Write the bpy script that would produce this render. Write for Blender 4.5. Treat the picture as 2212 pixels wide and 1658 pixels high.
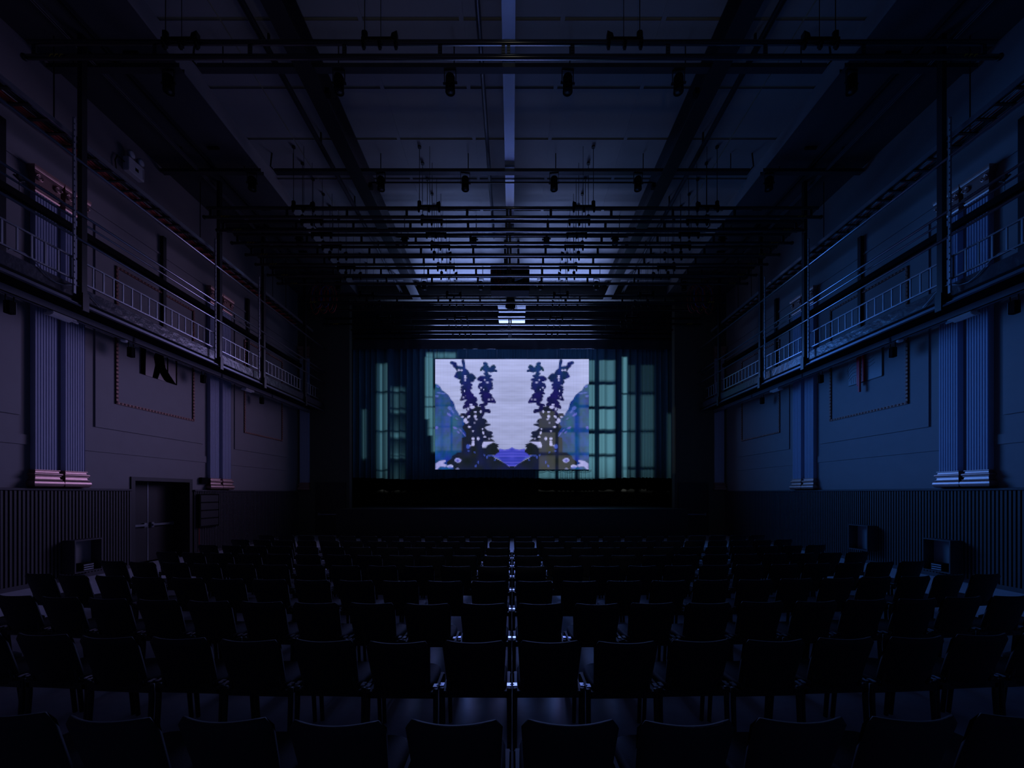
import bpy, math, random
import numpy as np
random.seed(7)
rng = np.random.default_rng(5)
scene = bpy.context.scene
for o in list(bpy.data.objects):
    bpy.data.objects.remove(o)
COL = scene.collection
PI = math.pi

# ------------------------------------------------------------------ camera, world, light, exposure
EYE = 1.92                       # camera height above the floor
FPX = 874.0                      # focal length in pixels of the 2212 px wide frame
cam_data = bpy.data.cameras.new('camera')
cam_data.sensor_fit = 'HORIZONTAL'
cam_data.sensor_width = 36.0
cam_data.lens = FPX / 2212.0 * 36.0
cam_data.shift_y = (1065.0 - 829.0) / 2212.0
cam_data.clip_start = 0.05
cam_data.clip_end = 200.0
cam = bpy.data.objects.new('camera', cam_data)
cam.location = (0, 0, EYE)
cam.rotation_euler = (PI / 2, 0, 0)
COL.objects.link(cam)
scene.camera = cam

world = bpy.data.worlds.new('world')
scene.world = world
world.use_nodes = True
world.node_tree.nodes['Background'].inputs[0].default_value = (0, 0, 0, 1)
world.node_tree.nodes['Background'].inputs[1].default_value = 0.0

scene.view_settings.view_transform = 'Standard'
scene.view_settings.look = 'None'
scene.view_settings.gamma = 1.0
scene.view_settings.use_curve_mapping = False
scene.view_settings.exposure = 0.0

SCREEN_Y = 20.8
CURTAIN_Y = 21.35
# projector lamp above and just behind the camera
PROJ = (0.0, -0.7, 4.5)
SCREEN_FILL = 200.0  # base energy of the fill lamps added at the screen
PROJ_LIGHT = 14000.0
SPILL_LIGHT = 60.0


def lamp(name, kind, loc, rot, energy, color, **kw):
    d = bpy.data.lights.new(name, kind)
    d.energy = energy
    d.color = color
    for k, v in kw.items():
        setattr(d, k, v)
    o = bpy.data.objects.new(name, d)
    o.location = loc
    o.rotation_euler = rot
    COL.objects.link(o)
    return o


# added lamps boosting the video wall's light, tinted purple left and blue right
SZM = 6.3
for sgn, colr, k in ((-1, (0.66, 0.46, 1.0), 0.36), (1, (0.012, 0.24, 1.0), 0.68)):
    lamp('screen_fill', 'AREA', (sgn * 0.5, SCREEN_Y - 1.6, SZM), (PI / 2 - math.radians(9), 0, PI + sgn * math.radians(29)), SCREEN_FILL * k,
         colr, shape='RECTANGLE', size=5.6, size_y=5.0, spread=math.radians(94))
lamp('screen_fill', 'AREA', (0, SCREEN_Y - 0.7, SZM), (PI / 2 - math.radians(13), 0, PI), SCREEN_FILL * 0.74,
     (0.17, 0.30, 1.0), shape='RECTANGLE', size=7.0, size_y=5.0, spread=math.radians(100))  # added centre fill, tipped down to lift the floor between the chairs
# added up-light in front of the video wall, brightens the ceiling near the stage
lamp('screen_fill', 'AREA', (0, SCREEN_Y - 0.7, 8.95), (PI / 2 + math.radians(48), 0, PI), SCREEN_FILL * 1.5,
     (0.30, 0.43, 1.0), shape='RECTANGLE', size=9.0, size_y=1.0, spread=math.radians(94))


def pj(px, py):
    """target pixel seen on the curtain -> tangent coordinates of the projector"""
    x = (px - 1106.0) / FPX * CURTAIN_Y
    z = EYE + (1065.0 - py) / FPX * CURTAIN_Y
    return x / (CURTAIN_Y - PROJ[1]), (z - PROJ[2]) / (CURTAIN_Y - PROJ[1])


proj = lamp('projector_beam', 'SPOT', PROJ, (PI / 2, 0, 0), PROJ_LIGHT, (0.86, 0.93, 0.86),
            spot_size=math.radians(60), spot_blend=0.05, shadow_soft_size=0.01)
proj.data.use_nodes = True
nt = proj.data.node_tree
nt.nodes.clear()
n_out = nt.nodes.new('ShaderNodeOutputLight')
n_em = nt.nodes.new('ShaderNodeEmission')
nt.links.new(n_em.outputs[0], n_out.inputs[0])
n_tc = nt.nodes.new('ShaderNodeTexCoord')
n_sep = nt.nodes.new('ShaderNodeSeparateXYZ')
nt.links.new(n_tc.outputs['Normal'], n_sep.inputs[0])


def nmath(op, a, b):
    n = nt.nodes.new('ShaderNodeMath')
    n.operation = op
    for i, v in enumerate((a, b)):
        if isinstance(v, (int, float)):
            n.inputs[i].default_value = v
        else:
            nt.links.new(v, n.inputs[i])
    return n.outputs[0]


nz = nmath('ABSOLUTE', n_sep.outputs[2], 0.0)
U01 = nmath('ADD', nmath('DIVIDE', n_sep.outputs[0], nz), 0.5)
V01 = nmath('ADD', nmath('DIVIDE', n_sep.outputs[1], nz), 0.5)


def ramp(src, spans, soft):
    """1-D mask: spans of (lo, hi, level) in 0..1"""
    n = nt.nodes.new('ShaderNodeValToRGB')
    cr = n.color_ramp
    cr.interpolation = 'LINEAR'
    pts = []
    for lo, hi, lv in sorted(spans):
        pts += [(lo - soft, 0.0), (lo + soft, lv), (hi - soft, lv), (hi + soft, 0.0)]
    pts = sorted(pts)
    while len(cr.elements) > 1:
        cr.elements.remove(cr.elements[-1])
    cr.elements[0].position = 0.0
    cr.elements[0].color = (0, 0, 0, 1)
    for p, v in pts[:31]:
        e = cr.elements.new(min(max(p, 0), 1))
        e.color = (v, v, v, 1)
    nt.links.new(src, n.inputs[0])
    return n.outputs[0]


def uspan(a, b, lv=1.0):
    return (pj(a, 900)[0] + 0.5, pj(b, 900)[0] + 0.5, lv)


def vspan(a, b, lv=1.0):
    lo, hi = sorted((pj(1106, a)[1] + 0.5, pj(1106, b)[1] + 0.5))
    return (lo, hi, lv)


S = 0.0011
windows = [
    # the broad multi-pane window that falls right of the screen
    ([uspan(1164, 1198.5, .9), uspan(1207, 1241.5, .9)], [vspan(890, 927, .8), vspan(936, 980), vspan(987, 1033)], S),
    ([uspan(1251, 1284), uspan(1295, 1328)],
     [vspan(778, 822, .62), vspan(831, 877, .85), vspan(884, 927), vspan(936, 980), vspan(987, 1033)], S),
    # its outer casement, narrow bright strip
    ([uspan(1345, 1354, .95)], [vspan(770, 848), vspan(852, 929), vspan(933, 1009), vspan(1012, 1036)], S),
    # fainter casement beyond
    ([uspan(1356, 1372, .26), uspan(1385, 1412, .22)],
     [vspan(788, 846, .4), vspan(853, 928), vspan(934, 1008), vspan(1014, 1036)], S * 1.5),
    ([uspan(1441, 1456, .10)], [vspan(893, 1036)], S * 2),
    # arched window left of the screen, its lower left corner hidden by leaves
    ([uspan(917, 922, .7), uspan(922, 936, .85)],
     [vspan(770, 834), vspan(835.5, 857), vspan(858.5, 878), vspan(879.5, 905)], S * .6),
    ([uspan(921, 936, .85), uspan(937, 985, .7)], [vspan(762, 773, .9)], S * 1.5),
    ([uspan(926, 936, .8)], [vspan(901, 922), vspan(923.5, 940)], S * 1.2),
    ([uspan(934, 955, .6), uspan(957, 974, .7), uspan(976, 998, .7)],
     [vspan(840, 878, .6), vspan(880, 922, .8), vspan(924, 976)], S * 1.5),
    # tall window thrown on the deep pleats at the far left
    ([uspan(813, 818, .2), uspan(820, 826.5, .8), uspan(829, 836, .7)],
     [vspan(786, 845, .8), vspan(850, 929), vspan(934, 1014, .8), vspan(1017, 1036, .7)], S * 1.4),
    ([uspan(844, 848, .22), uspan(849, 862, .32), uspan(866, 873, .24)],
     [vspan(776, 832, .5), vspan(832, 844, 1.6), vspan(850, 880, .8), vspan(880, 892, 1.7), vspan(892, 929, .6), vspan(934, 944, 1.7), vspan(944, 980, .7), vspan(980, 992, 1.7), vspan(992, 1036, .8)], S * 1.6),
    ([uspan(783, 791, .22)], [vspan(884, 990)], S * 2),
]
acc = None
for us, vs, s in windows:
    m = nmath('MULTIPLY', ramp(U01, us, s), ramp(V01, vs, s))
    acc = m if acc is None else nmath('MAXIMUM', acc, m)
acc = nmath('ADD', acc, 0.004)
nt.links.new(acc, n_em.inputs['Strength'])
n_em.inputs['Color'].default_value = (1, 1, 1, 1)

# stray light of the same projector that reaches the ceiling
lamp('projector_spill', 'SPOT', PROJ, (math.radians(150), 0, 0), SPILL_LIGHT, (1.0, 0.95, 0.72),
     spot_size=math.radians(84), spot_blend=0.6, shadow_soft_size=0.06)

# ------------------------------------------------------------------ helpers


class MB:
    def __init__(s):
        s.v = []
        s.f = []

    def add(s, vs, fs):
        n = len(s.v)
        s.v += [tuple(map(float, p)) for p in vs]
        s.f += [tuple(i + n for i in f) for f in fs]
        return s

    def box(s, x0, x1, y0, y1, z0, z1):
        x0, x1 = min(x0, x1), max(x0, x1)
        y0, y1 = min(y0, y1), max(y0, y1)
        z0, z1 = min(z0, z1), max(z0, z1)
        vs = [(x0, y0, z0), (x1, y0, z0), (x1, y1, z0), (x0, y1, z0), (x0, y0, z1), (x1, y0, z1), (x1, y1, z1), (x0, y1, z1)]
        return s.add(vs, [(3, 2, 1, 0), (4, 5, 6, 7), (0, 1, 5, 4), (1, 2, 6, 5), (2, 3, 7, 6), (3, 0, 4, 7)])

    def cbox(s, c, d):
        return s.box(c[0] - d[0] / 2, c[0] + d[0] / 2, c[1] - d[1] / 2, c[1] + d[1] / 2, c[2] - d[2] / 2, c[2] + d[2] / 2)

    def rbox(s, x0, x1, y0, y1, z0, z1, b):
        """box with chamfered edges in plan (vertical and top edges)"""
        rings = []
        for z, i in ((z0, b), (z0 + b, 0), (z1 - b, 0), (z1, b)):
            a0, a1, c0, c1 = x0 + i, x1 - i, y0 + i, y1 - i
            k = b
            rings.append([(a0 + k, c0, z), (a1 - k, c0, z), (a1, c0 + k, z), (a1, c1 - k, z), (a1 - k, c1, z), (a0 + k, c1, z), (a0, c1 - k, z), (a0, c0 + k, z)])
        return s.loft(rings)

    def loft(s, rings, closed=True, caps=True):
        n = len(rings[0])
        vs = [p for r in rings for p in r]
        fs = []
        for i in range(len(rings) - 1):
            for j in range(n if closed else n - 1):
                k = (j + 1) % n
                fs.append((i * n + j, i * n + k, (i + 1) * n + k, (i + 1) * n + j))
        if caps and closed:
            fs.append(tuple(reversed(range(n))))
            fs.append(tuple((len(rings) - 1) * n + j for j in range(n)))
        return s.add(vs, fs)

    def tube(s, pts, r, n=8):
        """tube through points; r may be a list"""
        pts = [np.array(p, float) for p in pts]
        rs = r if isinstance(r, (list, tuple)) else [r] * len(pts)
        rings = []
        up0 = None
        for i, p in enumerate(pts):
            a = pts[max(i - 1, 0)]
            b = pts[min(i + 1, len(pts) - 1)]
            t = b - a
            t /= (np.linalg.norm(t) + 1e-9)
            ref = np.array((0, 0, 1.0)) if abs(t[2]) < .9 else np.array((0, 1.0, 0))
            if up0 is None:
                u = np.cross(t, ref)
            else:
                u = up0 - t * np.dot(up0, t)
            u /= (np.linalg.norm(u) + 1e-9)
            up0 = u
            w = np.cross(t, u)
            rings.append([tuple(p + rs[i] * (math.cos(2 * PI * k / n) * u + math.sin(2 * PI * k / n) * w)) for k in range(n)])
        return s.loft(rings)

    def lathe(s, prof, n=16, c=(0, 0, 0), axis='z'):
        rings = []
        for r, z in prof:
            ring = []
            for k in range(n):
                a = 2 * PI * k / n
                p = (r * math.cos(a), r * math.sin(a), z)
                if axis == 'x':
                    p = (p[2], p[0], p[1])
                elif axis == 'y':
                    p = (p[1], p[2], p[0])
                ring.append((p[0] + c[0], p[1] + c[1], p[2] + c[2]))
            rings.append(ring)
        return s.loft(rings)

    def ball(s, c, r, sc=(1, 1, 1), n=6, m=4):
        rings = []
        for i in range(m + 1):
            a = -PI / 2 + PI * (i + .001) / (m + .002)
            rings.append([(c[0] + r * sc[0] * math.cos(a) * math.cos(2 * PI * k / n), c[1] + r * sc[1] * math.cos(a) * math.sin(2 * PI * k / n), c[2] + r * sc[2] * math.sin(a)) for k in range(n)])
        return s.loft(rings)

    def prism(s, poly, axis, a, b):
        """extrude 2-D polygon along an axis between a and b"""
        def put(p, t):
            if axis == 'x':
                return (t, p[0], p[1])
            if axis == 'y':
                return (p[0], t, p[1])
            return (p[0], p[1], t)
        return s.loft([[put(p, a) for p in poly], [put(p, b) for p in poly]])

    def build(s, name, mat, parent=None, smooth=False, base=True):
        me = bpy.data.meshes.new(name)
        off = np.zeros(3)
        v = np.array(s.v)
        if parent is not None:
            q = parent
            while q is not None:
                off += np.array(q.location)
                q = q.parent
        elif base:
            off = np.array([(v[:, 0].min() + v[:, 0].max()) / 2, (v[:, 1].min() + v[:, 1].max()) / 2, v[:, 2].min()])
        me.from_pydata([tuple(p) for p in (v - off)], [], s.f)
        me.validate()
        import bmesh
        bm = bmesh.new()
        bm.from_mesh(me)
        bmesh.ops.recalc_face_normals(bm, faces=bm.faces)
        bm.to_mesh(me)
        bm.free()
        if smooth:
            for p in me.polygons:
                p.use_smooth = True
        if mat is not None:
            me.materials.append(mat)
        o = bpy.data.objects.new(name, me)
        COL.objects.link(o)
        if parent is not None:
            o.parent = parent
        else:
            o.location = tuple(off)
        return o


def tag(o, label=None, cat=None, group=None, kind=None):
    if label:
        o['label'] = label
    if cat:
        o['category'] = cat
    if group:
        o['group'] = group
    if kind:
        o['kind'] = kind
    return o


def thing(name, label, cat, loc=(0, 0, 0), rz=0.0, group=None):
    o = bpy.data.objects.new(name, None)
    o.empty_display_size = 0.1
    o.location = loc
    o.rotation_euler = (0, 0, rz)
    COL.objects.link(o)
    return tag(o, label, cat, group)


def struct(o):
    o['kind'] = 'structure'
    return o


def copy_tree(o, parent=None):
    c = o.copy()
    COL.objects.link(c)
    c.parent = parent
    for ch in list(o.children):
        copy_tree(ch, c)
    return c


def child_copy(o, parent, loc):
    c = o.copy()
    COL.objects.link(c)
    c.parent = parent
    c.location = loc
    return c


def mat(name, color, rough=0.6, metal=0.0, spec=0.5, noise=0.0, scale=8.0, bump=0.0, emit=None, stretch=None):
    m = bpy.data.materials.new(name)
    m.use_nodes = True
    t = m.node_tree
    b = t.nodes['Principled BSDF']
    b.inputs['Base Color'].default_value = (*color, 1)
    b.inputs['Roughness'].default_value = rough
    b.inputs['Metallic'].default_value = metal
    b.inputs['Specular IOR Level'].default_value = spec
    if noise or bump:
        tc = t.nodes.new('ShaderNodeTexCoord')
        src = tc.outputs['Object']
        if stretch:
            mp = t.nodes.new('ShaderNodeMapping')
            mp.inputs['Scale'].default_value = stretch
            t.links.new(src, mp.inputs[0])
            src = mp.outputs[0]
        nz_ = t.nodes.new('ShaderNodeTexNoise')
        nz_.inputs['Scale'].default_value = scale
        nz_.inputs['Detail'].default_value = 5
        t.links.new(src, nz_.inputs['Vector'])
        if noise:
            mr = t.nodes.new('ShaderNodeMapRange')
            mr.inputs[3].default_value = 1 - noise
            mr.inputs[4].default_value = 1 + noise
            t.links.new(nz_.outputs['Fac'], mr.inputs[0])
            mx = t.nodes.new('ShaderNodeMix')
            mx.data_type = 'RGBA'
            mx.blend_type = 'MULTIPLY'
            mx.inputs[0].default_value = 1.0
            mx.inputs[6].default_value = (*color, 1)
            t.links.new(mr.outputs[0], mx.inputs[7])
            t.links.new(mx.outputs[2], b.inputs['Base Color'])
        if bump:
            bp = t.nodes.new('ShaderNodeBump')
            bp.inputs['Strength'].default_value = bump
            bp.inputs['Distance'].default_value = 0.02
            t.links.new(nz_.outputs['Fac'], bp.inputs['Height'])
            t.links.new(bp.outputs[0], b.inputs['Normal'])
    if emit:
        b.inputs['Emission Color'].default_value = (*emit[0], 1)
        b.inputs['Emission Strength'].default_value = emit[1]
    return m


M = {}
M['wall'] = mat('wall_paint', (.24, .225, .235), .6, noise=.08, scale=3, bump=.06)
M['ceil'] = mat('ceiling_paint', (.27, .265, .27), .42, noise=.05, scale=5)
M['ceil_joint'] = mat('ceiling_joint', (.36, .33, .20), .7)
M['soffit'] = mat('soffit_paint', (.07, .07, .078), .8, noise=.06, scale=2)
M['floor'] = mat('floor_vinyl', (.56, .57, .64), .36, noise=.12, scale=14, bump=.02)
M['slat'] = mat('slat_stain', (.06, .055, .065), .55, noise=.2, scale=6, stretch=(4, 4, .4))
M['slat_back'] = mat('slat_backing', (.012, .012, .014), .8)
M['gold'] = mat('copper_gilding', (.50, .30, .27), .36, .75, noise=.12, scale=12)
M['flute'] = mat('pilaster_paint', (.42, .46, .62), .55, noise=.06, scale=5)
M['brown'] = mat('gilt_beading', (.22, .09, .06), .5, .3, noise=.3, scale=30)
M['black'] = mat('black_steel', (.012, .012, .014), .38, 0.0, noise=.2, scale=6)
M['matt'] = mat('matt_black', (.008, .008, .009), .95, spec=.12)
M['pipe'] = mat('black_pipe', (.02, .02, .024), .2, 0.0, spec=.9)
M['steel'] = mat('galvanised_steel', (.30, .32, .36), .34, .8, noise=.15, scale=10)
M['rail'] = mat('painted_rail', (.40, .41, .46), .28, .9)
M['track'] = mat('dark_track', (.05, .052, .06), .35, .3)
M['bearer'] = mat('bearer_paint', (.20, .20, .23), .5)
M['sheet'] = mat('off_white_sheet', (.52, .52, .54), .6)
M['zinc'] = mat('perforated_zinc', (.28, .30, .33), .45, .6)
M['duct'] = mat('blue_grey_duct', (.74, .84, 1.0), .27, .9, noise=.08, scale=4)
M['kick'] = mat('glossy_board', (.05, .05, .06), .22, 0, noise=.3, scale=6, bump=.5)
M['deckedge'] = mat('deck_angle', (.10, .11, .14), .3, .5)
M['yellow'] = mat('yellow_mark', (.75, .55, .03), .6)
M['redcable'] = mat('red_cable', (.42, .03, .02), .45)
M['blackcable'] = mat('black_cable', (.015, .015, .018), .4)
M['bluecable'] = mat('blue_cable', (.03, .06, .3), .4)
M['white'] = mat('white_enamel', (.80, .80, .82), .4)
M['grey'] = mat('grey_plastic', (.35, .35, .37), .5)
M['glass'] = mat('lamp_glass', (.10, .11, .12), .25, .2)
M['frontwall'] = mat('dark_stage_wall', (.075, .075, .062), .8, noise=.08, scale=3)
M['headglass'] = mat('headlamp_glass', (.85, .88, .92), .35, 0)
M['chair'] = mat('black_upholstery', (.016, .016, .020), .75, noise=.3, scale=120, bump=.1)
M['frame'] = mat('chair_frame', (.016, .016, .018), .55, 0)
M['plate'] = mat('link_plate', (.55, .55, .58), .30, .85)
M['curtain'] = mat('teal_curtain', (.12, .32, .44), .85, noise=.08, scale=20)
M['drape'] = mat('black_drape', (.010, .010, .012), .9)
M['border'] = mat('navy_border', (.035, .038, .05), .9)
M['stage'] = mat('stage_black', (.012, .012, .013), .7)
M['backdrop'] = mat('grey_backdrop', (.06, .06, .06), .9)
M['door'] = mat('dark_door', (.022, .02, .022), .5)
M['poster'] = mat('poster_print', (.34, .26, .25), .5)
M['posterdark'] = mat('poster_dark', (.02, .018, .022), .5)
M['print'] = mat('pale_print', (.30, .32, .34), .5)
M['printline'] = mat('print_line', (.06, .06, .07), .5)
M['redribbon'] = mat('red_ribbon', (.85, .02, .05), .5)

WX = 9.85        # side wall plane
YB = -4.0        # wall behind the camera
YF = 18.6        # front wall plane
ZC = EYE + 9.53  # ceiling
ZS = EYE + 9.15  # lower side soffit
SX = 7.13        # edge of the raised ceiling

# ------------------------------------------------------------------ setting: shell
b = MB().box(-WX - .3, WX + .3, YB - .3, YF + .2, -.2, 0)
struct(b.build('floor', M['floor']))

ceil = struct(MB().box(-SX, SX, YB, YF + .1, ZC + .03, ZC + .25).build('ceiling', M['ceil_joint']))
xs = [-SX, -5.88, -4.45, -3.05, -1.02, 1.02, 3.05, 4.45, 5.88, SX]
y0 = 8.13 - 1.375 * 9
rows = [y0 + 1.375 * i for i in range(18)]
for yi in rows:
    for i in range(len(xs) - 1):
        ya, yb = max(yi + .035, YB), min(yi + 1.375 - .035, YF + .1)
        if yb - ya < .1:
            continue
        g = .018
        p = MB().box(xs[i] + g, xs[i + 1] - g, ya, yb, ZC, ZC + .05)
        p.build('ceiling_panel', M['ceil'], ceil)
for i in (2, 3, 4, 5, 6, 7):
    MB().box(xs[i] - .045, xs[i] + .045, YB, YF, ZC - .012, ZC + .04).build('cover_strip', M['ceil'], ceil)
# lower soffits along the side walls
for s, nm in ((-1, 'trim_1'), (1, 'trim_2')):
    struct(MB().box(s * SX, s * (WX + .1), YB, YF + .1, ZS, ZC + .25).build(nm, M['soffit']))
    # soft upstand that faces the middle of the hall
    struct(MB().box(s * (SX - .02), s * SX, YB, YF + .1, ZS - .02, ZC).build('trim_3' if s < 0 else 'trim_4', M['ceil']))

DY0, DY1, DZ = 10.50, 12.38, 2.30   # double door in the left wall
wl = MB()
wl.box(-WX - .62, -WX, YB, DY0, 0, ZC + .2)
wl.box(-WX - .62, -WX, DY1, YF + .2, 0, ZC + .2)
wl.box(-WX - .62, -WX, DY0, DY1, DZ, ZC + .2)
wl.box(-WX - .72, -WX - .62, DY0 - .2, DY1 + .2, 0, DZ + .2)
wall_left = struct(wl.build('wall_left', M['wall']))
wall_right = struct(MB().box(WX, WX + .5, YB, YF + .2, 0, ZC + .2).build('wall_right', M['wall']))
struct(MB().box(-WX - .5, WX + .5, YB - .3, YB, 0, ZC + .25).build('wall_back', M['wall']))
OPX = 7.47
fw = MB()
for s in (-1, 1):
    fw.box(s * OPX, s * (WX + .5), YF, YF + .3, 0, ZC + .2)
fw.box(-OPX, OPX, YF, YF + .3, EYE + 8.9, ZC + .2)
wall_front = struct(fw.build('wall_front', M['frontwall']))

# raised panels, dado bands and string courses (pieces of the side walls)
bays = [3.47, 8.27, 13.07]
for wall, s in ((wall_left, -1), (wall_right, 1)):
    for k, yb in enumerate(bays):
        ya, yc = yb + 1.27, yb + 4.62
        x0, x1 = s * (WX - .03), s * WX
        MB().box(x0, x1, ya, yc, EYE + 1.57, EYE + 6.35).build('raised_panel', M['wall'], wall)
        d0, d1 = yb + 1.0, yb + 4.76
        MB().box(s * (WX - .022), s * WX, d0, d1, EYE + .99, EYE + 1.19).build('dado_band', M['wall'], wall)
    MB().box(s * (WX - .03), s * WX, YB, YF, EYE + 6.66, EYE + 6.71).build('string_course', M['wall'], wall)

# beaded picture mouldings on the raised panels
for s in (-1, 1):
    for k, yb in enumerate(bays):
        ya, yc, za, zc = yb + 1.80, yb + 4.16, EYE + 2.27, EYE + 5.58
        t = thing('panel_moulding', 'narrow brown gilt beaded moulding framing the wall panel %s' %
                  (('beside the rear seats', 'around the hanging poster', 'next to the stage on the double-door side')[k] if s < 0 else
                   ('opposite, beside the rear seats', 'around the hanging red-striped print', 'next to the stage opposite the double doors')[k]),
                  'moulding', (s * (WX - .03), (ya + yc) / 2, za))
        X0, X1 = s * (WX - .03), s * (WX - .06)
        w = .055
        fr = MB()
        fr.box(X0, X1, ya - w, yc + w, za - w, za).box(X0, X1, ya - w, yc + w, zc, zc + w)
        fr.box(X0, X1, ya - w, ya, za, zc).box(X0, X1, yc, yc + w, za, zc)
        fr.build('frame', M['brown'], t)
        bd = MB()
        def beads(p, q):
            n = max(2, int(math.dist(p, q) / .095))
            for i in range(n + 1):
                f = i / n
                bd.ball((X1, p[0] + (q[0] - p[0]) * f, p[1] + (q[1] - p[1]) * f), .024, (.8, 1.25, 1.0), 6, 4)
        h = w / 2
        beads((ya - h, za - h), (yc + h, za - h))
        beads((ya - h, zc + h), (yc + h, zc + h))
        beads((ya - h, za), (ya - h, zc))
        beads((yc + h, za), (yc + h, zc))
        o = bd.build('beading', M['gold'], t)
        o['kind'] = 'stuff'

# ------------------------------------------------------------------ pilasters
def pilaster_meshes():
    """local frame: x along the wall, -y out of the wall, z from 0 at the base"""
    H0, H1, H2 = .36, 6.03, 6.55
    w, d = .40, .11
    # fluted shaft: profile in plan
    prof = [(-w / 2, 0), (-w / 2, -d)]
    n = 8
    pitch = w / n
    for i in range(n):
        a = -w / 2 + pitch * i
        prof += [(a + pitch * .62, -d), (a + pitch * .66, -d + .028), (a + pitch * .96, -d + .028), (a + pitch, -d)]
    prof += [(w / 2, 0)]
    sh = MB()
    sh.loft([[(p[0], p[1], H0 - .02) for p in prof], [(p[0], p[1], H1 + .01) for p in prof]])

    def mould(mb, prof_, hw, dd):
        rings = []
        for z, o_ in prof_:
            rings.append([(-hw - o_, 0.0, z), (-hw - o_, -dd - o_, z), (hw + o_, -dd - o_, z), (hw + o_, 0.0, z)])
        mb.loft(rings)
    bs = MB()
    pr = [(0, .07)]
    for i in range(7):      # lower torus
        a = -PI / 2 + PI * i / 6
        pr.append((.075 + .075 * math.sin(a), .030 + .048 * math.cos(a)))
    pr += [(.152, .05), (.165, .05), (.17, .03), (.215, .022), (.22, .04), (.235, .04)]
    for i in range(5):      # upper torus
        a = -PI / 2 + PI * i / 4
        pr.append((.265 + .03 * math.sin(a), .035 + .025 * math.cos(a)))
    pr += [(.30, .02), (.335, .012), (.34, .03), (.36, .03)]
    mould(bs, pr, w / 2, d)
    cp = MB()
    pr = [(H1, .0), (H1, .02), (H1 + .03, .03), (H1 + .05, .012), (H1 + .07, .012), (H1 + .11, .05), (H1 + .15, .055), (H1 + .17, .03),
          (H1 + .38, .035), (H1 + .40, .06), (H1 + .43, .06), (H1 + .44, .065), (H1 + .47, .072), (H1 + .52, .077)]
    mould(cp, pr, w / 2, d)
    vo = []
    for sx in (-1, 1):
        v = MB()
        pts = []
        for i in range(26):
            a = i / 25 * 2.4 * 2 * PI
            r = .07 * (1 - i / 25 * .86)
            pts.append((sx * (w / 2 - .03) + sx * r * math.cos(a), -d - .055, H1 + .30 + r * math.sin(a)))
        v.tube(pts, [.018 * (1 - .5 * i / 25) for i in range(26)], 6)
        v.lathe([(.058, -d - .05), (.058, -.01)], 14, (sx * (w / 2 - .03), 0, H1 + .30), 'y')
        vo.append(v)
    eg = MB()
    for i in range(9):
        eg.ball((-w / 2 + .02 + i * (w - .04) / 8, -d - .055, H1 + .13), .017, (1, 1, 1.5), 6, 4)
    return sh, bs, cp, vo, eg


PIL = None


def pilaster(loc, rz, label, group):
    global PIL
    if PIL is None:
        sh, bs, cp, vo, eg = pilaster_meshes()
        t = thing('pilaster', label, 'pilaster', (0, 0, 0), 0, group)
        sh.build('fluted_shaft', M['flute'], t)
        bs.build('moulded_base', M['gold'], t)
        c = cp.build('capital', M['gold'], t)
        for v in vo:
            v.build('volute', M['gold'], c, True)
        eg.build('egg_moulding', M['gold'], c, True)['kind'] = 'stuff'
        PIL = t
        o = t
    else:
        o = copy_tree(PIL)
    o.location = loc
    o.rotation_euler = (0, 0, rz)
    tag(o, label, 'pilaster', group)
    return o


ZP = 2.05
for s in (-1, 1):
    side = 'on the double-door wall' if s < 0 else 'on the wall opposite the double doors'
    for k, yb in enumerate((3.47, 8.27, 13.07)):
        where = ('beside rear seats', 'amid the wall panels', 'toward the stage')[k]
        for j in (0, 1):
            which = ('rear', 'front')[j]
            pilaster((s * WX, yb + .2 + j * .56, ZP), -s * PI / 2,
                     '%s of twin fluted pilasters %s %s' % (which, where, side),
                     'fluted pilasters')
    pilaster((s * 9.5, YF, ZP), 0, 'fluted pilaster on the stage wall beside the %s' %
             ('door nearer the double doors' if s < 0 else 'stage door with a push bar'), 'fluted pilasters')

# ------------------------------------------------------------------ slatted wainscot
slat_mesh = None


def wainscot(s, spans, label):
    t = thing('wainscot', label, 'wainscot', (s * (WX - .03), 9, 0))
    global slat_mesh
    for a, c in spans:
        MB().box(s * (WX - .001), s * (WX - .03), a, c, 0, 1.98).build('backing_board', M['slat_back'], t)
        MB().rbox(min(s * WX, s * (WX - .09)), max(s * WX, s * (WX - .09)), a, c, 1.98, 2.03, .008).build('cap_rail', M['slat'], t)
        MB().box(s * (WX - .028), s * (WX - .075), a, c, 0, .09).build('base_rail', M['slat'], t)
        n = int((c - a) / .07)
        for i in range(n):
            y = a + (i + .5) * (c - a) / n
            if slat_mesh is None:
                o = MB().box(-.016, .016, -.019, .019, 0, 1.89).build('slat', M['slat'], None, False, False)
                slat_mesh = o
                o.parent = t
            else:
                o = slat_mesh.copy()
                COL.objects.link(o)
                o.parent = t
            o.location = (s * (WX - .046) - t.location[0], y - t.location[1], .09)


wainscot(-1, [(5.6, DY0 - .08), (DY1 + .08, YF)], 'dark vertical-slat wainscot broken by the double doors')
wainscot(1, [(5.6, YF)], 'dark vertical-slat wainscot with the two open wall boxes in it')

# ------------------------------------------------------------------ doors
def leaf(parent, x, y0_, y1_, z1, s, bar=True, name='door_leaf'):
    o = MB().box(x, x + .05, y0_, y1_, .01, z1).build(name, M['door'], parent)
    return o


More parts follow.
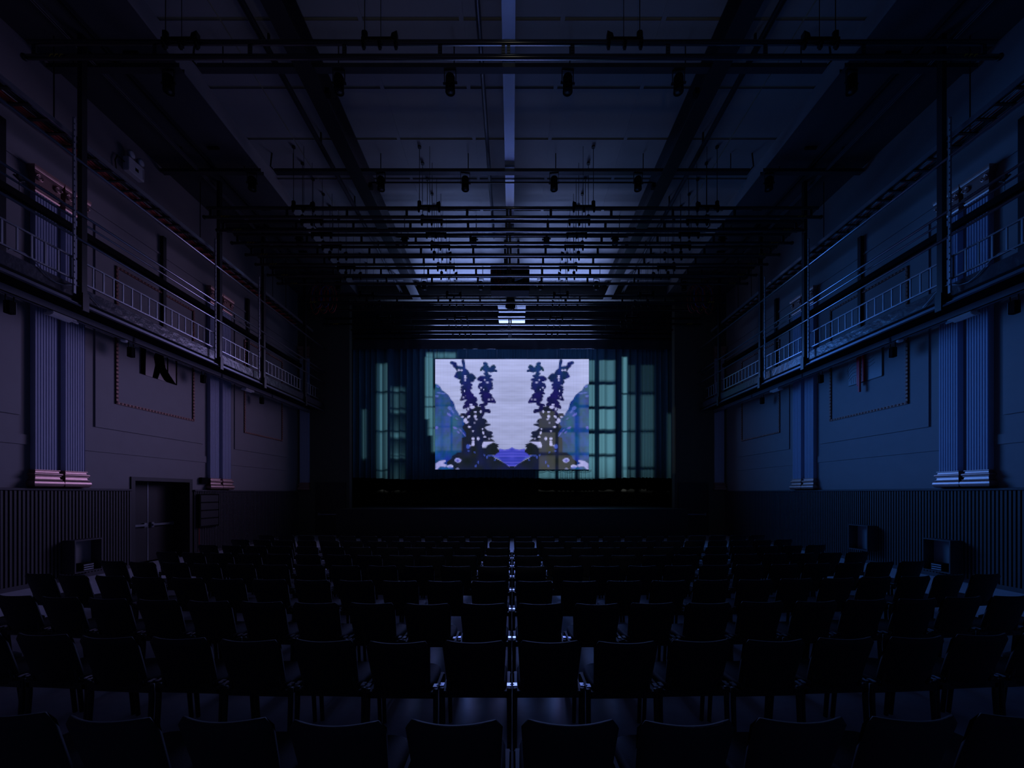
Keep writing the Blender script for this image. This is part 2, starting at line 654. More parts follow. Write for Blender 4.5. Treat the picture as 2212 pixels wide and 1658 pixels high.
d1 = struct(thing('door_1', None, None, (-WX - .25, (DY0 + DY1) / 2, 0)))
xd = -WX - .52
ym = (DY0 + DY1) / 2
for a, c in ((DY0 + .05, ym - .004), (ym + .004, DY1 - .05)):
    lf = MB().box(xd, xd + .05, a, c, .01, DZ - .05).build('door_leaf', M['door'], d1)
    bar = MB()
    bar.box(xd + .10, xd + .14, a + .10, c - .08, 1.0, 1.06)
    bar.box(xd + .05, xd + .11, a + .08, a + .16, .96, 1.10).box(xd + .05, xd + .11, c - .14, c - .06, .97, 1.09)
    bar.build('push_bar', M['steel'], lf)
    MB().box(xd + .05, xd + .058, a, a + .03, .02, DZ - .06).build('edge_strip', M['steel'], lf)
fr = MB()
fr.box(-WX - .58, -WX + .03, DY0 - .06, DY0 + .05, 0, DZ + .05)
fr.box(-WX - .58, -WX + .03, DY1 - .05, DY1 + .06, 0, DZ + .05)
fr.box(-WX - .58, -WX + .03, DY0 + .05, DY1 - .05, DZ - .05, DZ + .05)
fr.build('door_frame', M['door'], d1)
for nm, x0, x1, z1 in (('door_2', -9.0, -7.62, 2.4), ('door_3', 7.62, 9.0, 2.4)):
    d = struct(thing(nm, None, None, ((x0 + x1) / 2, YF, 0)))
    lf = MB().box(x0 + .06, x1 - .06, YF - .05, YF - .002, .01, z1 - .06).build('door_leaf', M['door'], d)
    bb = MB().box(x0 + .14, x1 - .14, YF - .13, YF - .09, .93, .99)
    bb.box(x0 + .12, x0 + .2, YF - .10, YF - .05, .90, 1.02).box(x1 - .2, x1 - .12, YF - .10, YF - .05, .90, 1.02)
    bb.build('push_bar', M['steel'], lf)
    f = MB().box(x0, x0 + .06, YF - .07, YF - .001, 0, z1).box(x1 - .06, x1, YF - .07, YF - .001, 0, z1).box(x0 + .06, x1 - .06, YF - .07, YF - .001, z1 - .06, z1)
    f.build('door_frame', M['door'], d)

# ------------------------------------------------------------------ stage house
STZ = 1.25
stg = MB().box(-OPX, OPX, 17.2, 29.3, 0, STZ)
struct(stg.build('floor', M['stage'])).name = 'stage_floor'
sh = MB()
for s in (-1, 1):
    sh.box(s * 12.2, s * 12.5, YF + .3, 29.6, 0, 14)
sh.box(-12.5, 12.5, 29.3, 29.6, 0, 14)
sh.box(-12.5, 12.5, YF + .3, 29.6, 14, 14.3)
struct(sh.build('wall_stage', M['drape']))
bd = MB().box(-9.4, 9.4, 28.3, 28.34, STZ, 8.0)
tag(bd.build('backdrop', M['backdrop']), 'plain grey backdrop cloth at the very back of the stage', 'backdrop')


def drape(x0, x1, y, z0, z1, amp, wl, nz_=6, hem=.03, ph=0.0, seed=1, soft=0.0):
    """hanging cloth with pleats along x"""
    r = np.random.default_rng(seed)
    n = int((x1 - x0) / wl * 10) + 2
    xs_ = np.linspace(x0, x1, n)
    phase = ph + np.cumsum(2 * PI * (xs_[1] - xs_[0]) / wl * (1 + .45 * np.sin(xs_ * 1.7 + seed) + .3 * np.sin(xs_ * 4.1 + 2 * seed)))
    am = amp * (1 + .4 * np.sin(xs_ * 2.3 + seed)) if np.isscalar(amp) else np.interp(xs_, amp[0], amp[1]) * (1 + .3 * np.sin(xs_ * 2.3 + seed))
    prof = am * (np.sin(phase) + .3 * np.sin(2 * phase + 1))
    hz = hem * np.sin(xs_ * .9 + seed) + hem * .4 * np.sin(phase)
    vs, fs = [], []
    for layer in (0, 1):
        for k in range(nz_ + 1):
            f = k / nz_
            for i in range(n):
                zz = z0 + hz[i] * (1 - f) ** 3 + (z1 - z0) * f
                sway = .02 * math.sin(xs_[i] * 1.3 + 3 * f)
                vs.append((xs_[i], y + prof[i] * (1 - .25 * f) + sway + .012 * layer, zz))
    m_ = (nz_ + 1) * n
    for layer in (0, 1):
        for k in range(nz_):
            for i in range(n - 1):
                a = layer * m_ + k * n + i
                fs.append((a, a + 1, a + n + 1, a + n))
    for i in range(n - 1):
        fs.append((i, i + 1, m_ + i + 1, m_ + i))
        a = nz_ * n + i
        fs.append((a, a + 1, m_ + a + 1, m_ + a))
    for k in range(nz_):
        for i in (0, n - 1):
            a = k * n + i
            fs.append((a, a + n, m_ + a + n, m_ + a))
    return MB().add(vs, fs)


hemz = EYE + (1065 - 1033) / FPX * CURTAIN_Y
ampL = ([-8.6, -5.6, -4.6, 0.05], [.20, .17, .08, .06])
ampR = ([-.05, 5.6, 6.2, 8.6], [.07, .075, .10, .12])
tag(drape(-8.45, 0.02, CURTAIN_Y, hemz, 10.4, ampL, .36, hem=.05, seed=3).build('stage_curtain', M['curtain'], None, True),
    'teal pleated stage curtain half on the double-door side of the screen', 'curtain', 'stage curtain halves')
tag(drape(-.02, 8.45, CURTAIN_Y + .03, hemz, 10.4, ampR, .30, hem=.05, seed=8).build('stage_curtain', M['curtain'], None, True),
    'teal pleated stage curtain half opposite the double-door side', 'curtain', 'stage curtain halves')
# black masking border hanging above the screen and black legs at the sides
tag(drape(-9.5, 9.5, 20.35, EYE + 7.25, 12.6, .02, .9, hem=.01, seed=5).build('border_cloth', M['border'], None, True),
    'dark navy border cloth hanging above the lit screen', 'curtain')
for s in (-1, 1):
    a, c = sorted((s * 8.3, s * 10.6))
    tag(drape(a, c, 20.0, STZ, 12.0, .06, .3, hem=.01, seed=9 + s).build('side_drape', M['drape'], None, True),
        'tall black side drape at the edge of the stage %s' % ('on the double-door side' if s < 0 else 'opposite the double doors'), 'curtain', 'side drapes')
# valance over the curtain top behind the screen
# ------------------------------------------------------------------ LED screen
SX0, SX1 = (940 - 1106) / FPX * SCREEN_Y, (1272 - 1106) / FPX * SCREEN_Y
SZ0, SZ1 = EYE + (1065 - 1013.5) / FPX * SCREEN_Y, EYE + (1065 - 775.5) / FPX * SCREEN_Y
NCX, NCY = 144, 104


def inside(poly, X, Y):
    r = np.zeros(X.shape, bool)
    n = len(poly)
    j = n - 1
    for i in range(n):
        xi, yi = poly[i]
        xj, yj = poly[j]
        if yi != yj:
            c = ((yi > Y) != (yj > Y)) & (X < (xj - xi) * (Y - yi) / (yj - yi) + xi)
            r ^= c
        j = i
    return r


def picture():
    """mirrored landscape: pale sky, dark conifers, blue cliffs, lake; drawn for one half, u 0..166, v 0..238"""
    SSX, SSY = 4, 4
    hw = NCX // 2
    uu = (np.arange(hw * SSX) + .5) / (hw * SSX) * 166
    vv = (np.arange(NCY * SSY) + .5) / (NCY * SSY) * 238
    Ug, Vg = np.meshgrid(uu, vv)
    A = lambda P: [(x / 12.56 - 5, y / 12.56 - 5.5) for x, y in P]
    B = lambda P: [(x / 12.56 - 5, y / 12.56 + 114.5) for x, y in P]
    wob = np.random.default_rng(2)

    def vnoise(su, sv, seed):
        r = np.random.default_rng(seed)
        g = r.random((int(238 / sv) + 3, int(166 / su) + 3))
        a, c = Ug / su, Vg / sv
        i, j = a.astype(int), c.astype(int)
        fa, fc = a - i, c - j
        fa, fc = fa * fa * (3 - 2 * fa), fc * fc * (3 - 2 * fc)
        return (g[j, i] * (1 - fa) + g[j, i + 1] * fa) * (1 - fc) + (g[j + 1, i] * (1 - fa) + g[j + 1, i + 1] * fa) * fc

    img = np.zeros(Ug.shape + (3,))

    def grow(m_, k):
        o_ = m_.copy()
        for dy in range(-k, k + 1):
            for dx in range(-k, k + 1):
                if dx * dx + dy * dy <= k * k:
                    o_ |= np.roll(np.roll(m_, dy, 0), dx, 1)
        return o_

    def put(mask, col):
        img[mask] = col if np.ndim(col) == 1 else col[mask]

    streak = vnoise(60, 5, 1) * .6 + vnoise(25, 2.4, 4) * .4
    fade = np.clip(Vg / 238, 0, 1)
    band = np.exp(-((Vg - 62) / 26) ** 2) * np.clip((Ug - 95) / 50, 0, 1)
    lum = .56 - .17 * fade + (streak - .5) * .18 - .09 * band
    sky = np.stack([lum * .80, lum * .88, lum * 1.50], -1)
    put(np.ones(Ug.shape, bool), sky)
    # cliff
    cliff = A([(62, 735), (130, 755), (200, 815), (245, 905), (300, 940), (430, 1045), (500, 1170), (570, 1240), (620, 1430), (680, 1500), (730, 1600), (790, 1658)]) + \
        B([(800, 120), (900, 300), (1000, 500), (1000, 1100), (900, 1600), (40, 1600)]) + [(-2, 52)]
    n1 = vnoise(9, 13, 11) * .6 + vnoise(4, 5, 12) * .4
    n2 = vnoise(14, 22, 13)
    base = np.stack([.003 + .012 * n1, .018 + .075 * n2, .10 + .28 * n1], -1)
    put(inside(cliff, Ug, Vg), base)

    def ell(F, cx, cy, rx, ry, col, rot=0.0, noise=.25, edge=None):
        (x0_, y0_), = F([(cx, cy)])
        rx, ry = rx / 12.56, ry / 12.56
        dx, dy = Ug - x0_, Vg - y0_
        c_, s_ = math.cos(rot), math.sin(rot)
        q = ((dx * c_ + dy * s_) / rx) ** 2 + ((-dx * s_ + dy * c_) / ry) ** 2
        q += noise * (vnoise(3.0, 3.0, int(cx + cy) % 97) - .5) * 2
        put(q < 1, np.array(col))

    # cliff highlights
    for cx, cy, rx, ry, rot in ((470, 1400, 60, 50, .3), (520, 1470, 80, 30, .9), (430, 1560, 70, 30, .6), (110, 1070, 60, 25, 0), (230, 990, 120, 22, .1), (120, 800, 50, 40, .6)):
        ell(A, cx, cy, rx, ry, (.07, .12, .48), rot, .7)
    for cx, cy, rx, ry, rot in ((460, 80, 70, 25, .5), (590, 420, 70, 25, .4), (760, 500, 60, 14, .8), (840, 590, 80, 12, .9), (690, 540, 50, 18, .8), (100, 420, 35, 40, 0), (640, 170, 50, 14, .5)):
        ell(B, cx, cy, rx, ry, (.11, .12, .55), rot, .6)
    dark = lambda k: np.stack([.008 + .010 * n1, .012 + .02 * n2 * k, .03 + .16 * n1 * k], -1)
    navy = np.stack([.004 + .008 * n1, .008 + .035 * n2 * np.clip(1.2 - Vg / 60, 0, 1), .045 + .14 * n1 * np.clip(1.4 - Vg / 100, .1, 1.2)], -1)
    mid = np.stack([.006 + .006 * n1, .010 + .006 * n1, .05 * n2 + .012 + 0 * n1], -1)
    # conifer nearest the cliff
    t1 = A([(800, 95), (835, 95), (850, 230), (862, 330), (940, 390), (965, 440), (955, 480), (1070, 480), (1160, 580), (1110, 605), (1060, 560), (1030, 540), (1040, 600), (1105, 640),
            (1090, 665), (990, 660), (1010, 730), (1060, 765), (1000, 800), (1050, 860), (970, 880), (1010, 950), (1050, 1010), (1085, 1030), (1080, 1090), (1170, 1120), (1185, 1185), (1130, 1230),
            (1200, 1290), (1180, 1350), (1060, 1355), (1040, 1450), (1060, 1658), (1000, 1658), (900, 1640), (760, 1600), (770, 1560), (900, 1570), (990, 1470), (930, 1450), (970, 1350), (870, 1385), (828, 1392),
            (850, 1335), (940, 1300), (868, 1268), (910, 1220), (950, 1180), (925, 1140), (860, 1145), (755, 1178), (800, 1075), (820, 1010), (780, 975), (805, 930), (765, 890), (870, 845), (760, 830),
            (860, 800), (860, 740), (780, 750), (850, 700), (740, 700), (760, 650), (840, 660), (790, 610), (700, 585), (600, 540), (655, 430), (720, 408), (690, 400), (620, 300), (560, 250), (600, 230), (480, 170), (500, 145),
            (620, 175), (645, 270), (760, 283), (835, 310), (850, 330), (830, 240)])
    put(grow(inside(t1, Ug, Vg), 4), navy)
    t2 = A([(1390, 170), (1430, 170), (1475, 200), (1450, 240), (1495, 265), (1450, 300), (1600, 310), (1600, 260), (1660, 240), (1690, 290), (1620, 330), (1700, 370), (1740, 395), (1680, 380), (1560, 410), (1500, 370), (1470, 420),
            (1490, 500), (1580, 520), (1500, 550), (1550, 600), (1620, 625), (1500, 680), (1600, 710), (1600, 740), (1450, 800), (1620, 780), (1540, 830), (1630, 860), (1530, 880), (1520, 940), (1480, 970), (1540, 1010), (1590, 1050), (1510, 1060),
            (1610, 1110), (1660, 1180), (1690, 1240), (1470, 1215), (1470, 1290), (1370, 1340), (1400, 1400), (1360, 1440), (1530, 1450), (1550, 1510), (1400, 1480), (1370, 1560), (1310, 1658), (1190, 1658), (1100, 1560), (1050, 1500), (1060, 1460), (1140, 1400), (1200, 1370),
            (1330, 1400), (1330, 1330), (1265, 1315), (1400, 1280), (1410, 1225), (1345, 1180), (1350, 1080), (1310, 1085), (1390, 990), (1275, 1000), (1330, 950), (1300, 920), (1330, 880), (1255, 850), (1250, 800), (1270, 740), (1360, 725),
            (1370, 660), (1230, 630), (1230, 590), (1300, 540), (1420, 550), (1450, 490), (1390, 460), (1460, 430), (1430, 390), (1350, 330), (1300, 375), (1330, 300), (1410, 250), (1400, 210)])
    put(grow(inside(t2, Ug, Vg), 4), navy)
    # dark thicket at the foot of the trees
    th = B([(1010, -20), (1000, 90), (860, 60), (760, 45), (775, 110), (850, 190), (850, 330), (790, 400), (890, 560), (900, 660), (790, 690), (770, 830), (775, 1080), (640, 1100), (620, 1130), (530, 1180), (500, 1260), (430, 1310), (380, 1350), (390, 1420),
            (560, 1480), (570, 1600), (2300, 1600), (2300, 1450), (2060, 1470), (1960, 1390), (1810, 1300), (1680, 1240), (1610, 1160), (1800, 1200), (1730, 1125), (1800, 1080), (1805, 1030), (1740, 960), (1800, 945), (1755, 910), (1800, 880), (1700, 840),
            (1640, 815), (1560, 860), (1480, 900), (1440, 965), (1360, 965), (1330, 900), (1370, 800), (1690, 800), (1640, 750), (1560, 700), (1670, 660), (1590, 620), (1635, 560), (1600, 520), (1480, 490), (1405, 420), (1450, 385), (1575, 350), (1560, 320),
            (1420, 290), (1495, 270), (1440, 190), (1370, 160), (1300, 160), (1320, -20)])
    put(inside(th, Ug, Vg), mid)
    ell(A, 1180, 1500, 160, 160, (.008, .012, .03), 0, .3)
    # lake between the two halves
    lake = B([(1800, 985), (1950, 1015), (2080, 990), (2150, 945), (2300, 975), (2300, 1455), (2060, 1465), (1960, 1390), (1815, 1290), (1640, 1200), (1730, 1125), (1800, 1080)])
    rip = vnoise(30, 2.5, 21)
    put(inside(lake, Ug, Vg), np.stack([.02 + .10 * rip ** 2, .035 + .08 * rip ** 2, .28 + .42 * rip], -1))
    pale = (.45, .46, .82)
    for cx, cy, rx, ry, rot in ((880, 215, 45, 60, .4), (925, 275, 50, 26, -.5), (975, 120, 50, 26, -.7), (1155, 115, 38, 45, 0), (1180, 190, 30, 20, 0), (1130, 285, 16, 16, 0), (990, 395, 38, 26, 0), (1090, 510, 22, 22, 0), (1350, 455, 20, 20, 0), (1370, 560, 24, 48, -.4),
                                (1410, 670, 38, 24, 0), (1530, 720, 24, 16, 0), (1090, 715, 42, 36, 0), (1095, 800, 36, 40, 0), (1090, 870, 44, 46, 0), (1230, 715, 36, 42, 0), (1010, 905, 26, 26, 0), (810, 125, 34, 22, 0)):
        ell(B, cx, cy, rx, ry, pale, rot, .2)
    put(inside(B([(1345, 960), (1335, 900), (1370, 805), (1640, 795), (1640, 815), (1500, 860), (1400, 930)]), Ug, Vg), np.array(pale))
    for cx, cy, rx, ry, rot in ((880, 570, 40, 45, 0), (880, 640, 30, 30, 0), (1035, 1300, 55, 30, 0), (710, 360, 40, 20, .2), (880, 1050, 8, 8, 0), (1070, 1370, 90, 50, 0), (1150, 1500, 50, 26, 0), (1300, 1490, 32, 50, .1), (1160, 1620, 44, 30, 0), (880, 520, 40, 22, 0), (960, 1420, 26, 60, 0),
                                (1410, 630, 26, 24, 0), (1480, 700, 50, 22, 0), (1310, 840, 26, 26, 0), (1380, 890, 22, 22, 0), (1520, 1165, 34, 20, 0), (1610, 1160, 30, 14, 0), (830, 1105, 30, 20, 0), (700, 370, 30, 30, 0), (780, 370, 40, 26, 0), (860, 930, 20, 34, 0)):
        ell(A, cx, cy, rx * .8, ry * .8, pale, rot, .2)
    rock = B([(80, 1390), (180, 1320), (340, 1295), (350, 1340), (270, 1380), (380, 1430), (360, 1480), (200, 1470), (70, 1600)])
    put(inside(rock, Ug, Vg), np.stack([.30 + .15 * n1, .31 + .12 * n1, .70 + .1 * n1], -1))
    ell(B, 470, 1470, 85, 45, (.40, .42, .80), 0, .2)
    ell(B, 465, 1500, 60, 25, (.10, .14, .6), 0, .2)
    ell(B, 680, 1300, 90, 62, (.30, .32, .75), 0, .3)
    ell(B, 675, 1310, 45, 35, (.10, .10, .5), 0, .3)
    ell(B, 670, 1528, 46, 12, (.3, .32, .7), 0, .1)
    for cx, cy, rx, ry, rot in ((1400, 1165, 16, 30, -.5), (1470, 1220, 20, 45, 0), (1530, 1175, 50, 14, 0), (1640, 1190, 70, 16, .4), (1770, 1240, 55, 26, .5), (1690, 1290, 30, 14, -.7), (1230, 1355, 14, 40, 0), (1165, 1455, 22, 30, .4), (970, 1050, 30, 18, 0), (1130, 1085, 30, 14, .6), (960, 930, 50, 60, 0)):
        ell(B, cx, cy, rx, ry, (.05, .09, .48), rot, .3)
    small = img.reshape(NCY, SSY, hw, SSX, 3).mean((1, 3))
    full = np.concatenate([small, small[:, ::-1]], 1)
    return full


pic = picture()
led = thing('led_screen', 'large bright LED video screen with mirrored trees hanging before the curtain', 'screen', (0, SCREEN_Y, SZ0))
vs, fs = [], []
gx = np.linspace(SX0, SX1, NCX + 1)
gz = np.linspace(SZ1, SZ0, NCY + 1)
for j in range(NCY + 1):
    for i in range(NCX + 1):
        vs.append((gx[i], SCREEN_Y, gz[j]))
for j in range(NCY):
    for i in range(NCX):
        a = j * (NCX + 1) + i
        fs.append((a, a + 1, a + NCX + 2, a + NCX + 1))
me = bpy.data.meshes.new('display_face')
me.from_pydata([(p[0], 0, p[2] - SZ0) for p in vs], [], [tuple(reversed(f)) for f in fs])
ca = me.color_attributes.new('Picture', 'FLOAT_COLOR', 'CORNER')
uvl = me.uv_layers.new(name='UVMap')
cols = np.ones((NCY * NCX, 4, 4), np.float32)
cols[:, :, :3] = pic.reshape(-1, 1, 3)
ca.data.foreach_set('color', cols.ravel())
uvs = np.zeros((len(me.loops), 2), np.float32)
lv = np.zeros(len(me.loops), np.int32)
me.loops.foreach_get('vertex_index', lv)
uvs[:, 0] = lv % (NCX + 1)
uvs[:, 1] = lv // (NCX + 1)
uvl.data.foreach_set('uv', uvs.ravel())
m = bpy.data.materials.new('led_display')
m.use_nodes = True
t = m.node_tree
bs = t.nodes['Principled BSDF']
bs.inputs['Base Color'].default_value = (.046, .043, .029, 1)
bs.inputs['Roughness'].default_value = .8
at = t.nodes.new('ShaderNodeAttribute')
at.attribute_name = 'Picture'
uvn = t.nodes.new('ShaderNodeUVMap')
sp = t.nodes.new('ShaderNodeSeparateXYZ')
t.links.new(uvn.outputs[0], sp.inputs[0])


def tmath(op, a, b_=None):
    n = t.nodes.new('ShaderNodeMath')
    n.operation = op
    for i, v in enumerate((a, b_)):
        if v is None:
            continue
        if isinstance(v, (int, float)):
            n.inputs[i].default_value = v
        else:
            t.links.new(v, n.inputs[i])
    return n.outputs[0]


def cell(s):
    f = tmath('FRACT', s)
    return tmath('SINE', tmath('MULTIPLY', f, PI))


grid = tmath('MULTIPLY', tmath('POWER', cell(sp.outputs[0]), .5), tmath('POWER', cell(sp.outputs[1]), .5))
stren = tmath('ADD', tmath('MULTIPLY', grid, .55), .62)
t.links.new(at.outputs['Color'], bs.inputs['Emission Color'])
t.links.new(stren, bs.inputs['Emission Strength'])
me.materials.append(m)
o = bpy.data.objects.new('display_face', me)
COL.objects.link(o)
o.parent = led
hs = MB()
hs.box(SX0, SX1, SCREEN_Y + .004, SCREEN_Y + .05, SZ0, SZ1)
hs.build('back_frame', M['black'], led)
MB().box(SX0, SX1, SCREEN_Y - .02, SCREEN_Y + .06, SZ1, SZ1 + .035).build('top_rail', M['steel'], led)
for i in range(6):
    x = SX0 + .06 + i * (SX1 - SX0 - .12) / 5
    MB().tube([(x, SCREEN_Y + .02, SZ1 + .03), (x, SCREEN_Y + .02, 11.5)], .008, 6).build('suspension_wire', M['steel'], led)
for i in range(4):
    xa = 1.1 + i * .75
    pts = [(xa + .75 * k / 8, SCREEN_Y + .02, SZ0 - .02 - .08 * math.sin(PI * k / 8)) for k in range(9)]
    MB().tube(pts, .012, 5).build('data_cable', M['blackcable'], led)

# ------------------------------------------------------------------ chairs
def chair_proto():
    t = thing('stacking_chair', 'black chair', 'chair')
    # backrest: pad curved in plan, leaning back
    bk = MB()
    nx, nz_ = 12, 8
    def bp(u, f, side):
        # u -1..1 across, f 0..1 up
        hw = .213 + .020 * f - .012 * (f > .98)
        x = hw * u
        if f > .9:
            x *= 1 - .10 * ((f - .9) / .1) ** 2
        drop = .035 * (1 - u * u)           # rounded lower edge
        z = .50 + .355 * f - drop * (1 - f) ** 2
        y = .10 - .105 * f + .055 * u * u + side
        return (x, y, z)
    rings = []
    th_ = .019
    for i in range(nx + 1):
        u = -1 + 2 * i / nx
        e = .45 if i in (0, nx) else 1.0
        ring = [bp(u, k / nz_, -th_ * e * (.5 if k in (0, nz_) else 1)) for k in range(nz_ + 1)]
        ring += [bp(u, k / nz_, th_ * e * (.5 if k in (0, nz_) else 1)) for k in range(nz_, -1, -1)]
        rings.append(ring)
    bk.loft(rings)
    bk.build('backrest', M['chair'], t, True)
    se = MB()
    rings = []
    for z, i in ((.425, .035), (.435, .0), (.475, .0), (.49, .02)):
        ring = []
        for k in range(24):
            a = 2 * PI * k / 24
            cx, cy = math.cos(a), math.sin(a)
            ex = abs(cx) ** .45 * (1 if cx > 0 else -1)
            ey = abs(cy) ** .45 * (1 if cy > 0 else -1)
            ring.append(((.235 - i) * ex, .345 + (.225 - i) * ey, z - .02 * (1 - ex * ex) * (ey < -.5)))
        rings.append(ring)
    se.loft(rings)
    se.build('seat', M['chair'], t, True)
    # under-seat rail with curved bowl
    ur = MB()
    ur.box(-.262, .262, .13, .17, .40, .45)
    ur.box(-.25, .25, .46, .50, .40, .43)
    ur.box(-.255, -.225, .13, .50, .40, .435).box(.225, .255, .13, .50, .40, .435)
    ur.build('seat_frame', M['frame'], t)
    for sx in (-1, 1):
        MB().tube([(sx * .2535, .15, .46), (sx * .2535, .15, .34), (sx * .2535, .13, .005)], [.0195, .0185, .016], 8).build('leg', M['frame'], t, True)
        MB().tube([(sx * .246, .48, .43), (sx * .246, .48, .34), (sx * .246, .51, .005)], [.0195, .0185, .016], 8).build('leg', M['frame'], t, True)
        MB().tube([(sx * .19, .15, .42), (sx * .19, .13, .48), (sx * .188, .115, .56)], .011, 8).build('back_post', M['frame'], t, True)
        # link plate beside the seat with a notched end
        lp = MB()
        a, c = .236, .272
        zt, zb = .487, .479
        q = [(a, .135), (c - .006, .135), (c - .006, .150), (c - .014, .150), (c - .014, .165), (c - .006, .165), (c - .006, .185), (a, .185)]
        lp.prism([(sx * p[0], p[1]) for p in q], 'z', zb, zt)
        lp.build('link_plate', M['plate'], t)
    return t


W = 0.55
rows_n = {1: 7, 2: 9, 3: 11, 4: 12, 5: 12, 6: 12, 7: 12, 8: 12, 9: 12}
ordn = ['first', 'second', 'third', 'fourth', 'fifth', 'sixth', 'seventh', 'eighth', 'ninth', 'tenth', 'eleventh', 'twelfth']
proto = chair_proto()
used = False
for n, cnt in rows_n.items():
    for s in (-1, 1):
        for i in range(cnt):
            x = s * (i + .5) * W
            yy = 1.87 - .02 * (n == 1) + (n - 1) * 1.0 + .0118 * x * x + .01 * math.sin(7 * n + 3 * i * s)
            o = copy_tree(proto) if used else proto
            used = True
            o.location = (x, yy, 0)
            o.rotation_euler = (0, 0, math.atan(.0236 * x) + .006 * math.sin(n * 5 + i * 2.3 * s))
            side = 'door-side' if s < 0 else 'print-side'
            tag(o, 'black padded chair, %s row from stage, %s from centre gap, %s half' % (ordn[9 - n], ordn[i], side), 'chair',
                'black chairs in rows')

# ------------------------------------------------------------------ galleries along both walls
GX = 8.6
GZ = EYE + 3.74
posts_y = (4.3, 8.1, 11.9, 14.0, 16.8)
wpost_y = (4.1, 7.75, 11.37, 15.0)
strut_y = (7.87, 11.62, 13.62)
for s in (-1, 1):
    side = 'above the double doors' if s < 0 else 'on the wall opposite the double doors'
    g = thing('gallery', 'long black steel service gallery %s' % side, 'gallery', (s * 9.2, 11, GZ))
    Y0, Y1 = 3.2, YF - .05
    MB().box(s * (GX + .02), s * (WX - .14), Y0, Y1, GZ + .08, GZ + .13).build('deck', M['matt'], g)
    e = MB()
    e.box(s * (GX - .03), s * (GX + .05), Y0, Y1, GZ, GZ + .02)
    e.box(s * (GX + .03), s * (GX + .05), Y0, Y1, GZ + .02, GZ + .14)
    e.build('edge_angle', M['deckedge'], g)
    e = MB()
    e.box(s * 9.25, s * 9.34, Y0, Y1, GZ - .06, GZ - .045)
    e.box(s * 9.25, s * 9.262, Y0, Y1, GZ - .06, GZ + .08)
    e.build('bearer_beam', M['bearer'], g)
    MB().box(s * (GX + .02), s * (GX + .045), Y0, Y1, GZ + .14, GZ + .37).build('kick_board', M['kick'], g)
    for h, r in ((5.01, .024), (5.52, .026), (6.56, .026)):
        MB().tube([(s * (GX - .07), Y0, EYE + h), (s * (GX - .07), Y1, EYE + h)], r, 10).build('handrail', M['rail'], g, True)
    MB().tube([(s * (GX + .06), Y0, EYE + 5.44), (s * (GX + .06), Y1, EYE + 5.44)], .02, 8).build('cable_rail', M['rail'], g, True)
    for y in posts_y:
        p = MB().box(s * (GX - .045), s * (GX + .05), y - .05, y + .05, GZ + .02, ZS)
        p.box(s * (GX - .075), s * (GX - .045), y - .06, y + .06, GZ - .1, GZ + .25)
        p.build('post', M['black'], g)
    for y in wpost_y:
        MB().box(s * (WX - .1), s * (WX - .005), y - .05, y + .05, GZ + .13, EYE + 7.2).build('rear_post', M['black'], g)
    for y in strut_y:
        st = MB()
        st.box(s * (GX - .10), s * (GX - .095), y - .02, y + .02, GZ + .15, EYE + 7.3)
        st.box(s * (GX - .10), s * (GX - .07), y - .022, y - .018, GZ + .15, EYE + 7.3)
        st.box(s * (GX - .10), s * (GX - .07), y + .018, y + .022, GZ + .15, EYE + 7.3)
        for k in range(28):
            zz = GZ + .3 + k * .12
            st.box(s * (GX - .108), s * (GX - .10), y - .008, y + .008, zz, zz + .03)
        st.build('strut_channel', M['zinc'], g)
    # trunking on the wall behind the rails
    tag(MB().rbox(min(s * (WX - .125), s * (WX - .24)), max(s * (WX - .125), s * (WX - .24)), Y0, Y1, EYE + 5.76, EYE + 5.90, .01).build('cable_trunking', M['matt']),
        'black cable trunking on the wall behind the gallery %s' % side, 'trunking')
    # cable ladder standing on edge along the deck
    c = thing('cable_ladder', 'galvanised cable ladder on edge along the gallery %s' % side, 'cable ladder', (s * (GX + .09), 11, EYE + 4.23))
    for h in (4.23, 4.66):
        MB().box(s * (GX + .075), s * (GX + .105), Y0 + .1, Y1 - .4, EYE + h, EYE + h + .03).build('side_rail', M['rail'], c)
    rg = None
    y = Y0 + .25
    while y < Y1 - .5:
        if rg is None:
            rg = MB().box(s * (GX + .08), s * (GX + .10), y - .014, y + .014, EYE + 4.26, EYE + 4.66).build('rung', M['zinc'], c)
            ry = y
        else:
            child_copy(rg, c, (0, y - ry, 0))
        y += .215
    # upper cable tray with cables lying in it
    TZ = EYE + 7.0
    c = thing('cable_tray', 'overhead cable tray %s' % ('carrying red cable above the gallery on the door side' if s < 0 else 'above the gallery opposite the double doors'),
              'cable tray', (s * 8.9, 11, TZ))
    for x in (8.66, 9.17):
        MB().box(s * (x - .015), s * (x + .015), Y0, 17.6, TZ, TZ + .09).build('side_rail', M['rail'], c)
    rg = None
    y = Y0 + .2
    while y < 17.5:
        if rg is None:
            rg = MB().box(s * 8.675, s * 9.155, y - .025, y + .025, TZ + .005, TZ + .03).build('rung', M['black'], c)
            ry = y
        else:
            child_copy(rg, c, (0, y - ry, 0))
        y += .30
    for y in (5.0, 8.1, 11.9, 15.5):
        MB().tube([(s * 8.66, y, TZ + .05), (s * 8.66, y, ZS)], .012, 6).build('hanger_rod', M['black'], c)
        MB().tube([(s * 9.17, y, TZ + .05), (s * 9.17, y, ZS)], .012, 6).build('hanger_rod', M['black'], c)
    defs = [(.09, 'redcable', .028), (.15, 'redcable', .028), (.20, 'redcable', .026), (.30, 'blackcable', .03), (.36, 'blackcable', .026), (.42, 'zinc', .018)] if s < 0 else \
        [(.10, 'blackcable', .03), (.17, 'blackcable', .03), (.25, 'redcable', .014), (.34, 'zinc', .018), (.40, 'blackcable', .03)]
